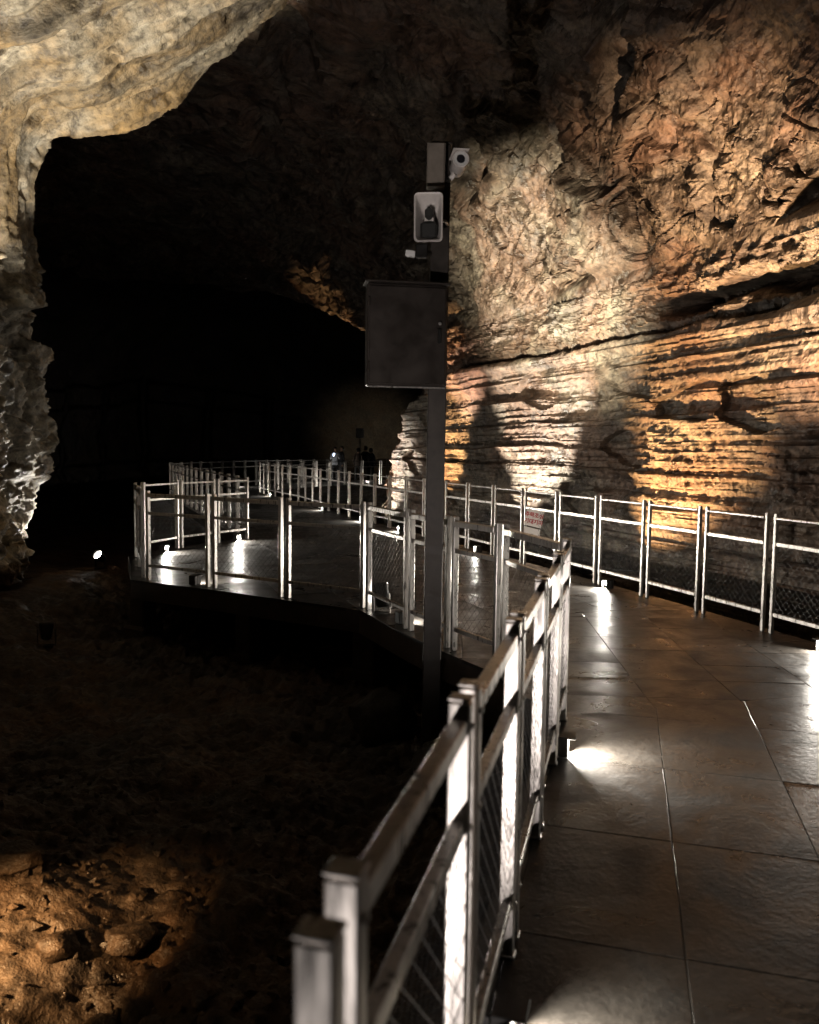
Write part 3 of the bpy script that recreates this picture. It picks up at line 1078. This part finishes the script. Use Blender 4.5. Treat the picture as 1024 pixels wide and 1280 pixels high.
# left side
q = gp(58, 782, -0.42)
spotlight((q.x, q.y, floor_z(q.x, q.y)), (-4.5, 10.7, 7.4), 4200, COOL, 42, 'dim grey spotlight on the rocks at the left edge', 'lens_white', 0.4)
q = gp(125, 694, -0.15)
spotlight((q.x, q.y, max(floor_z(q.x, q.y), -0.6)), (-5.8, 11.3, 1.2), 520, (1, 0.95, 0.88), 46, 'small lit spotlight on the dark rocks left of the bay', 'lens_white', 0.5)
spotlight(on_floor((-4.55, 8.0)), (-4.1, 10.6, 6.8), 2600, WARM, 34, 'spotlight below the left arch shining up at its underside', 'lens_warm', 0.6)
# floor patch in the lower left corner: lamp on a rock just beyond the left edge
tgt = gp(-25, 1215, -0.72)
spotlight((-2.3, 2.5, 0.02), (tgt.x, tgt.y, -0.72), 620, AMBER, 46, 'amber spotlight beyond the left edge raking over the near rocks', 'lens_warm', 1.0)
# lamp on the floor left of the viewer, shining up past the railing at the pole
spotlight(on_floor((-1.25, 0.1)), (0.1, 5.6, 3.9), 620, (1.0, 0.9, 0.85), 76, 'spotlight on the floor left of the viewer, aimed up at the pole', 'lens_white', 1.0)
# far end
spotlight(on_floor((-0.5, 52.5)), gd(470, 556, 59), 500, WARM, 66, 'spotlight lighting the far end of the cave behind the people', 'lens_white', 1.0)

# ------------------------------------------------------------------ camera pole and what hangs on it
PY = 6.30
pb = gd(540, 812, PY)
pt_ = gd(552, 184, PY)
LEAN = math.atan2(pt_.x - pb.x, pt_.z - pb.z)


def on_pole(z, dx=0.0, dy=0.0):
    """a point beside the pole's axis at height z"""
    return Vector((pb.x + (z - pb.z) * math.tan(LEAN) + dx, PY + dy, z))


POLE_ROT = Matrix.Rotation(LEAN, 4, 'Y')
z0 = floor_z(pb.x, PY) - 0.05
t = thing('camera_pole', 'tall dark square steel pole standing outside the bay railing', 'pole', Matrix.Translation(on_pole(z0)) @ POLE_ROT)
ph = pt_.z - z0
MB().box((0, 0, ph / 2), (0.142, 0.142, ph), 0.008).build('shaft', 'pole', t)
MB().box((0, 0, ph + 0.008), (0.154, 0.154, 0.016), 0.004).build('cap', 'pole', t)
MB().box((0, 0, 0.07), (0.30, 0.30, 0.02), 0.004).build('base_plate', 'pole', t)
for sx in (-1, 1):
    for sy in (-1, 1):
        MB().lathe([(0.014, 0.08), (0.014, 0.10), (0.008, 0.101), (0.008, 0.12)], 6, 'Z', (sx * 0.115, sy * 0.115, 0)).build('bolt', 'steel', t)

# control cabinet
zc = gd(500, 425, PY).z
th = R(9)
cw, cdp, ch = 0.60, 0.15, 0.75
edge = gd(459, 425, PY - 0.30)       # its left upright edge
cabinet = thing('control_cabinet', 'large dark brown metal cabinet fixed to the pole below the loudspeaker', 'cabinet',
                Matrix.Translation((edge.x, edge.y, zc - ch / 2)) @ Matrix.Rotation(th, 4, 'Z'))
MB().box((cw / 2, cdp / 2, ch / 2), (cw, cdp, ch), 0.008).build('body', 'cabinet', cabinet)
dr_ = MB().box((cw / 2, -0.008, ch / 2), (cw - 0.03, 0.014, ch - 0.04), 0.004).build('door', 'cabinet', cabinet)
MB().box((cw - 0.06, -0.024, ch / 2), (0.025, 0.018, 0.11), 0.004).build('handle', 'black', dr_)
for hz_ in (0.14, ch - 0.14):
    MB().lathe([(0.008, -0.03), (0.008, 0.03)], 8, 'Z', (0.012, -0.018, hz_)).build('hinge', 'cabinet', dr_)
MB().box((cw / 2, cdp / 2 - 0.02, ch + 0.008), (cw + 0.04, cdp + 0.06, 0.014), 0.004).build('rain_lid', 'cabinet', cabinet)
MB().box((cw / 2, 0.012, -0.006), (cw - 0.02, 0.02, 0.012), 0.003).build('bottom_lip', 'steel', cabinet)
MB().box((cw * 0.80, cdp + 0.012, ch * 0.5), (0.2, 0.022, 0.06), 0.004).build('bracket', 'pole', cabinet)
MB().lathe([(0.012, 0.0), (0.012, 0.006), (0.006, 0.007)], 12, '-Y', (cw - 0.06, -0.034, ch / 2 + 0.09)).build('lock', 'steel', dr_)

# horn loudspeaker
sp = gd(535.5, 271, PY - 0.36)
zs = sp.z
horn = thing('horn_loudspeaker', 'pale grey rectangular horn loudspeaker on the upper pole', 'loudspeaker',
             Matrix.Translation(sp) @ Matrix.Rotation(R(-6), 4, 'Z') @ Matrix.Rotation(R(4), 4, 'X'))


def rrect(hx, hz, r, y, n=5):
    out = []
    for cx, cz, a0 in ((hx - r, hz - r, 0), (-hx + r, hz - r, 90), (-hx + r, -hz + r, 180), (hx - r, -hz + r, 270)):
        for i in range(n):
            a = R(a0 + 90 * i / (n - 1))
            out.append((cx + r * math.cos(a), y, cz + r * math.sin(a)))
    return out


MB().loft([rrect(0.103, 0.170, 0.03, 0.0), rrect(0.106, 0.173, 0.03, 0.012), rrect(0.098, 0.162, 0.03, 0.03), rrect(0.065, 0.10, 0.03, 0.14), rrect(0.045, 0.05, 0.03, 0.22), rrect(0.045, 0.045, 0.03, 0.30)],
          (False, True)).build('flare', 'housing', horn)
MB().loft([rrect(0.1031, 0.1701, 0.03, 0.001), rrect(0.094, 0.160, 0.028, 0.006), rrect(0.06, 0.095, 0.028, 0.13), rrect(0.03, 0.03, 0.02, 0.20)], (False, True)).build('throat', 'housing', horn)
MB().lathe([(0.014, -0.06), (0.03, -0.05), (0.036, -0.02), (0.034, 0.0), (0.024, 0.004), (0.02, -0.004), (0.006, -0.006)], 16, '-Y', (0, 0.06, -0.005)).build('phase_plug', 'housing', horn, None, True)
MB().box((0, 0.085, -0.082), (0.125, 0.10, 0.125), 0.02).build('painted_throat_shade', 'painted_shade', horn)  # this block and the next are added, painting the shade in the throat
MB().box((0, 0.085, 0.035), (0.06, 0.10, 0.09), 0.02).build('painted_throat_shade', 'painted_shade', horn)
MB().tube([(0.07, 0.12, 0.0), (0.115, 0.16, 0.0), (0.12, 0.30, 0.0)], 0.012, 8).build('bracket', 'steel', horn)

# security camera
cp = gd(576, 199, PY - 0.26)
ccam = thing('security_camera', 'round-faced grey security camera at the top right of the pole', 'camera', Matrix.Translation(cp) @ Matrix.Rotation(R(5), 4, 'Z'))
MB().lathe([(0.050, -0.24), (0.057, -0.23), (0.058, -0.02), (0.061, 0.0), (0.061, 0.014), (0.054, 0.016), (0.050, 0.006)], 24, '-Y', (0, 0, 0), (True, True)).build('housing', 'housing', ccam, None, True)
ring_ = MB().lathe([(0.050, 0.006), (0.050, 0.016), (0.034, 0.016), (0.030, 0.008)], 24, '-Y', (0, 0, 0), (False, False)).build('front_ring', 'whiteplastic', ccam)
MB().lathe([(0.031, 0.009), (0.025, 0.015), (0.012, 0.018)], 20, '-Y').build('lens', 'lens_glass', ccam)
MB().box((0, 0.11, 0.062), (0.118, 0.30, 0.008), 0.003).build('sun_shield', 'housing', ccam)
MB().tube([(-0.02, 0.15, -0.05), (-0.06, 0.2, -0.09), (-0.12, 0.24, -0.09)], 0.02, 8).build('bracket', 'housing', ccam)
MB().tube([(-0.02, 0.23, 0.0), (-0.05, 0.27, 0.075), (-0.10, 0.22, 0.05), (-0.115, 0.17, -0.06)], 0.008, 6).build('cable', 'black', ccam)

# junction box at the very top
jp = gd(545, 208, PY - 0.13)
jb = thing('junction_box', 'pale brown junction box on the front of the pole top', 'box', Matrix.Translation(jp) @ POLE_ROT)
MB().box((0, 0, 0), (0.135, 0.105, 0.32), 0.008).build('body', 'headbox', jb)
MB().box((0, -0.058, 0), (0.118, 0.012, 0.30), 0.004).build('lid', 'headbox', jb)

# small white sensor on an arm under the loudspeaker
lp = gd(513, 317, PY - 0.2)
sn = thing('motion_sensor', 'small white box on a dark arm under the loudspeaker', 'sensor', Matrix.Translation(lp))
MB().box((0, 0, 0), (0.072, 0.05, 0.045), 0.006, Matrix.Rotation(R(8), 3, 'Y')).build('face', 'whiteplastic', sn)
MB().box((0.085, 0.05, 0.03), (0.09, 0.07, 0.10), 0.008).build('body', 'black', sn)
MB().tube([(0.1, 0.05, 0.03), (0.15, 0.12, 0.03), (0.17, 0.2, 0.03)], 0.014, 8).build('arm', 'pole', sn)

# tilted floodlight on the walkway's edge, seen from behind
fq = Vector((-0.27, 8.02, 0.0))
fl_ = thing('tilted_floodlight', 'black box floodlight tilted over at the foot of the bay railing', 'floodlight', Matrix.Translation((fq.x, fq.y, -0.02)) @ Matrix.Rotation(R(-14), 4, 'Z'))
fr_ = Matrix.Rotation(R(-9), 3, 'Y') @ Matrix.Rotation(R(-12), 3, 'X')
MB().box((0, 0, 0.20), (0.135, 0.075, 0.25), 0.018, fr_).build('housing', 'black', fl_)
MB().box((0.085, 0.0, 0.11), (0.008, 0.03, 0.22), 0.002, Matrix.Rotation(R(-3), 3, 'Y')).build('yoke', 'steel', fl_)
MB().box((-0.085, 0.0, 0.11), (0.008, 0.03, 0.22), 0.002, Matrix.Rotation(R(-3), 3, 'Y')).build('yoke', 'pole', fl_)
MB().box((0, 0, 0.03), (0.17, 0.03, 0.008), 0.002).build('foot', 'pole', fl_)
MB().box((0.103, -0.02, 0.10), (0.026, 0.02, 0.042), 0.004, Matrix.Rotation(R(20), 3, 'Y')).build('knob', 'whiteplastic', fl_)

fd = bpy.data.lights.new('flood_light', 'SPOT')
fd.energy, fd.color, fd.spot_size, fd.spot_blend, fd.shadow_soft_size = 17500, (1.0, 0.88, 0.64), R(35), 0.9, 0.05
flo = bpy.data.objects.new('flood_light', fd)
COL.objects.link(flo)
flo.parent = fl_
fpos = Vector((fq.x, fq.y, 0.0)) + Vector((0.06, 0.075, 0.24))
fdir = (wall_pt(9.9, 0.5, 4.5) - fpos).normalized()
flo.matrix_parent_inverse = fl_.matrix_world.inverted()
flo.matrix_world = Matrix.Translation(fpos) @ fdir.to_track_quat('-Z', 'Y').to_matrix().to_4x4()
MB().box((0, 0.042, 0.20), (0.115, 0.006, 0.22), 0.002, fr_).build('lens', 'lens_white', fl_)

# ------------------------------------------------------------------ warning sign hanging on the right-hand railing
a_, b_ = min(((p, q_) for p, q_ in zip(F_NODES, F_NODES[1:])), key=lambda e: ((e[0] + e[1]) / 2 - Vector((1.76, 11.45, 0))).length)
dF = (b_ - a_)
mid = a_.lerp(b_, 0.62)
angF = math.atan2(dF.y, dF.x) + math.pi
nrm = Vector((-dF.y, dF.x, 0)).normalized()
sg = thing('warning_sign', 'tilted white warning sign with red lettering on the right-hand railing', 'sign',
           Matrix.Translation(mid + nrm * 0.045 + Vector((0, 0, 0.60))) @ Matrix.Rotation(angF + R(40), 4, 'Z') @ Matrix.Rotation(R(6), 4, 'Y') @ Matrix.Scale(1.12, 4))


def slanted(pts, th_):
    mb_ = MB()
    mb_.loft([[(x, th_ / 2, z) for x, z in pts], [(x, -th_ / 2, z) for x, z in pts]])
    return mb_


slanted([(-0.125, -0.01), (0.105, -0.025), (0.125, 0.19), (-0.105, 0.20)], 0.006).build('board', 'signwhite', sg)
slanted([(-0.115, -0.20), (-0.06, -0.20), (-0.035, -0.13), (0.0, -0.11), (0.03, -0.14), (0.045, -0.20), (0.10, -0.205), (0.10, -0.045), (-0.115, -0.03)], 0.006).build('lower_plate', 'signwhite', sg)
for sx in (-0.08, 0.08):
    MB().tube([(sx, 0.006, 0.185), (sx, 0.03, 0.23), (sx, 0.03, 0.27)], 0.003, 6).build('hanger', 'wire', sg)
for txt, zz in (('추락조심', 0.105), ('기대지마', 0.02)):
    cu = bpy.data.curves.new('lettering', 'FONT')
    cu.body = txt
    cu.size = 0.068
    cu.align_x = 'CENTER'
    cu.extrude = 0.0008
    cu.offset = 0.0022
    tmp = bpy.data.objects.new('tmp', cu)
    COL.objects.link(tmp)
    bpy.context.view_layer.update()
    me = bpy.data.meshes.new_from_object(tmp.evaluated_get(bpy.context.evaluated_depsgraph_get()))
    bpy.data.objects.remove(tmp)
    me.materials.clear()
    me.materials.append(M['signred'])
    link('lettering', me, None, sg, Matrix.Translation((0.0, -0.0045, zz)) @ Matrix.Rotation(R(2), 4, 'Y') @ Matrix.Rotation(R(90), 4, 'X'))

# ------------------------------------------------------------------ boulders
def boulder(x, y, r, seed, label, mat='rock_floor', flat=0.7):
    bm = bmesh.new()
    bmesh.ops.create_icosphere(bm, subdivisions=4, radius=1)
    v = np.array([p.co[:] for p in bm.verts])
    rg = np.random.RandomState(seed)
    for k in range(9):                       # broken faces
        n = rg.normal(size=3)
        n /= np.linalg.norm(n)
        dd = v @ n
        c = rg.uniform(0.55, 0.8)
        v = v - np.outer(np.clip(dd - c, 0, None), n) * 0.92
    v = v * (1 + 0.10 * fbm(v * 1.7 + seed, 4) + 0.035 * fbm(v * 6 + seed, 3, True))[:, None] * r * np.array([1.15, 0.9, flat])
    for p, c in zip(bm.verts, v):
        p.co = c
    me = bpy.data.meshes.new('boulder')
    bm.to_mesh(me)
    bm.free()
    me.polygons.foreach_set('use_smooth', [True] * len(me.polygons))
    o = link('boulder', me, mat)
    o.location = (x, y, floor_z(x, y) + r * flat * 0.35)
    o.rotation_euler.z = seed * 1.3
    return tag(o, label, 'rock', 'loose rocks on the cave floor')


for px, py, r, sd, lab in ((72, 1160, 0.10, 3, 'upright pale rock beside the black hole in the amber patch'), (22, 1105, 0.13, 5, 'broad flat rock at the upper left of the amber patch'),
                           (120, 1215, 0.09, 8, 'fist-sized rock in the middle of the amber patch'), (40, 1262, 0.13, 11, 'dark rock at the bottom left corner'),
                           (190, 1225, 0.06, 14, 'small rock at the right rim of the amber patch'), (160, 1130, 0.12, 17, 'half-lit rock on the upper rim of the amber patch'),
                           (250, 1205, 0.05, 21, 'tiny rock just outside the amber patch')):
    q = gp(px, py, -0.62)
    boulder(q.x, q.y, r, sd, lab)
for x, y, r, sd, lab in ((-2.32, 2.47, 0.55, 41, 'rock beyond the left edge carrying the amber spotlight'), (0.35, 5.55, 0.28, 31, 'dark rock under the walkway edge beside the pole'), (-0.25, 6.9, 0.33, 33, 'dark rock at the foot of the pole, left side')):
    boulder(x, y, r, sd, lab, 'rock_dark')

def gravel():
    rg = np.random.RandomState(5)
    mb_ = MB()
    for k in range(900):
        x = rg.uniform(-3.0, -0.4)
        y = rg.uniform(2.9, 5.6)
        r = 0.008 + 0.03 * rg.rand() ** 3
        z = floor_z(x, y)
        c = Vector((x, y, z + r * 0.3))
        rot = Matrix.Rotation(rg.uniform(0, 6.3), 3, Vector(rg.normal(size=3)))
        ax = [rot @ Vector(v) for v in ((1.3, 0, 0), (0, 1, 0), (-1.1, 0.2, 0), (0.1, -1, 0.1), (0, 0, 0.8), (0.1, 0, -0.8))]
        b = len(mb_.v)
        mb_.v += [tuple(c + v * r * rg.uniform(0.75, 1.2)) for v in ax]
        for i in range(4):
            mb_.f += [(b + i, b + (i + 1) % 4, b + 4), (b + (i + 1) % 4, b + i, b + 5)]
    o = mb_.build('gravel', 'rock_floor')
    o['kind'] = 'stuff'
    o['label'] = 'loose gravel strewn over the near cave floor'
    o['category'] = 'gravel'


gravel()

# ------------------------------------------------------------------ people on the far bend
def person(pos, face, jacket, label, height=1.68, arm='down', seed=0):
    k = height / 1.70
    J = {'pelvis': (0, 0, 0.93, 0.14), 'belly': (0, 0.0, 1.10, 0.135), 'chest': (0, -0.01, 1.28, 0.145), 'neck0': (0, 0.0, 1.43, 0.07), 'neck': (0, -0.005, 1.49, 0.052),
         'head0': (0, -0.02, 1.56, 0.075), 'head1': (0, -0.015, 1.63, 0.085), 'head2': (0, 0.0, 1.68, 0.06)}
    E_ = [('pelvis', 'belly'), ('belly', 'chest'), ('chest', 'neck0'), ('neck0', 'neck'), ('neck', 'head0'), ('head0', 'head1'), ('head1', 'head2')]
    for s_, n_ in ((-1, 'l'), (1, 'r')):
        st = 0.05 * s_ * (1 if seed % 2 else -1)
        J.update({'hip' + n_: (0.09 * s_, 0, 0.86, 0.095), 'knee' + n_: (0.10 * s_, -0.02 + st * 0.5, 0.48, 0.062), 'ank' + n_: (0.10 * s_, 0.02 + st, 0.08, 0.042), 'toe' + n_: (0.12 * s_, -0.14 + st, 0.035, 0.035),
                  'sho' + n_: (0.17 * s_, 0, 1.39, 0.065)})
        up = arm == 'hold' or (arm == 'one' and s_ > 0)
        if up:
            J.update({'elb' + n_: (0.23 * s_, -0.06, 1.14, 0.045), 'wri' + n_: (0.11 * s_, -0.28, 1.28, 0.032), 'han' + n_: (0.05 * s_, -0.33, 1.32, 0.034)})
        else:
            J.update({'elb' + n_: (0.24 * s_, 0.02, 1.10, 0.045), 'wri' + n_: (0.25 * s_, -0.05, 0.86, 0.034), 'han' + n_: (0.245 * s_, -0.07, 0.77, 0.036)})
        E_ += [('pelvis', 'hip' + n_), ('hip' + n_, 'knee' + n_), ('knee' + n_, 'ank' + n_), ('ank' + n_, 'toe' + n_), ('neck0', 'sho' + n_), ('sho' + n_, 'elb' + n_), ('elb' + n_, 'wri' + n_), ('wri' + n_, 'han' + n_)]
    names = list(J)
    me = bpy.data.meshes.new('person')
    me.from_pydata([Vector(J[n][:3]) * k for n in names], [(names.index(a), names.index(b)) for a, b in E_], [])
    tmp = bpy.data.objects.new('tmp', me)
    COL.objects.link(tmp)
    tmp.modifiers.new('Skin', 'SKIN')
    for i, n in enumerate(names):
        me.skin_vertices[0].data[i].radius = (J[n][3] * k, J[n][3] * k * (0.72 if n in ('pelvis', 'belly', 'chest') else 1))
        me.skin_vertices[0].data[i].use_root = n == 'pelvis'
    sub = tmp.modifiers.new('Sub', 'SUBSURF')
    sub.levels = sub.render_levels = 2
    bpy.context.view_layer.update()
    body = bpy.data.meshes.new_from_object(tmp.evaluated_get(bpy.context.evaluated_depsgraph_get()))
    bpy.data.objects.remove(tmp)
    body.materials.clear()
    for mname in (jacket, 'trousers', 'skin'):
        body.materials.append(M[mname])
    hands = [Vector(J[n][:3]) * k for n in ('hanl', 'hanr')]
    for f in body.polygons:
        c = f.center
        f.material_index = 2 if (c.z > 1.47 * k or min((c - h).length for h in hands) < 0.07) else (0 if c.z > 0.86 * k or abs(c.x) > 0.19 * k else 1)
        f.use_smooth = True
    o = link('person', body)
    o.location = pos
    o.rotation_euler.z = face
    mb_ = MB()
    rings = []
    for zz_, rr_ in ((1.54, 0.085), (1.60, 0.10), (1.67, 0.097), (1.72, 0.072), (1.745, 0.03)):
        rings.append([(rr_ * k * math.cos(a), (0.028 + rr_ * (1.0 if math.sin(a) > 0 else (0.15 if zz_ < 1.66 else 0.85)) * math.sin(a)) * k, zz_ * k) for a in [2 * math.pi * i / 14 for i in range(14)]])
    mb_.loft(rings).build('hair', 'hair', o, None, True)
    return tag(o, label, 'person', 'visitors on the far bend')


def far_point(px, Y):
    p = gd(px, 560, Y)
    return Vector((p.x, Y, 0.0))


person(far_point(419, 39.2), R(15), 'pale_jacket', 'person in a pale jacket holding up a bright phone in the distance', 1.70, 'hold', 1)
person(far_point(427, 39.9), R(-60), 'dark_jacket', 'person in dark clothes right beside the one with the phone', 1.74, 'down', 2)
person(far_point(448, 39.6), R(170), 'brown_jacket', 'distant person left of the pair below the hanging board', 1.66, 'down', 3)
person(far_point(457, 40.3), R(200), 'dark_jacket', 'distant dark figure standing below the hanging board', 1.76, 'one', 4)
person(far_point(464, 40.6), R(150), 'navy_jacket', 'rightmost distant figure, next to the rock edge', 1.66, 'down', 5)
hp = far_point(417.5, 38.85)
ph_ = thing('phone', 'brightly lit phone held by the distant person in the pale jacket', 'phone', Matrix.Translation((hp.x, hp.y, 1.36)) @ Matrix.Rotation(R(15), 4, 'Z') @ Matrix.Rotation(R(20), 4, 'X'))
MB().box((0, 0, 0), (0.085, 0.01, 0.17), 0.003).build('case', 'black', ph_)
MB().box((0, -0.0065, 0), (0.078, 0.003, 0.155), 0.001).build('screen', 'screen', ph_)
# dark board on a post behind them
bq = far_point(450, 46.0)
bd = thing('information_board', 'dark board on a post against the pale far wall', 'board', Matrix.Translation((bq.x, bq.y, floor_z(bq.x, bq.y))))
MB().box((0, 0, 1.6), (0.09, 0.09, 3.2), 0.01).build('post', 'pole', bd)
MB().box((0, -0.06, 2.55 - floor_z(bq.x, bq.y)), (0.46, 0.06, 0.55), 0.01).build('panel', 'black', bd)
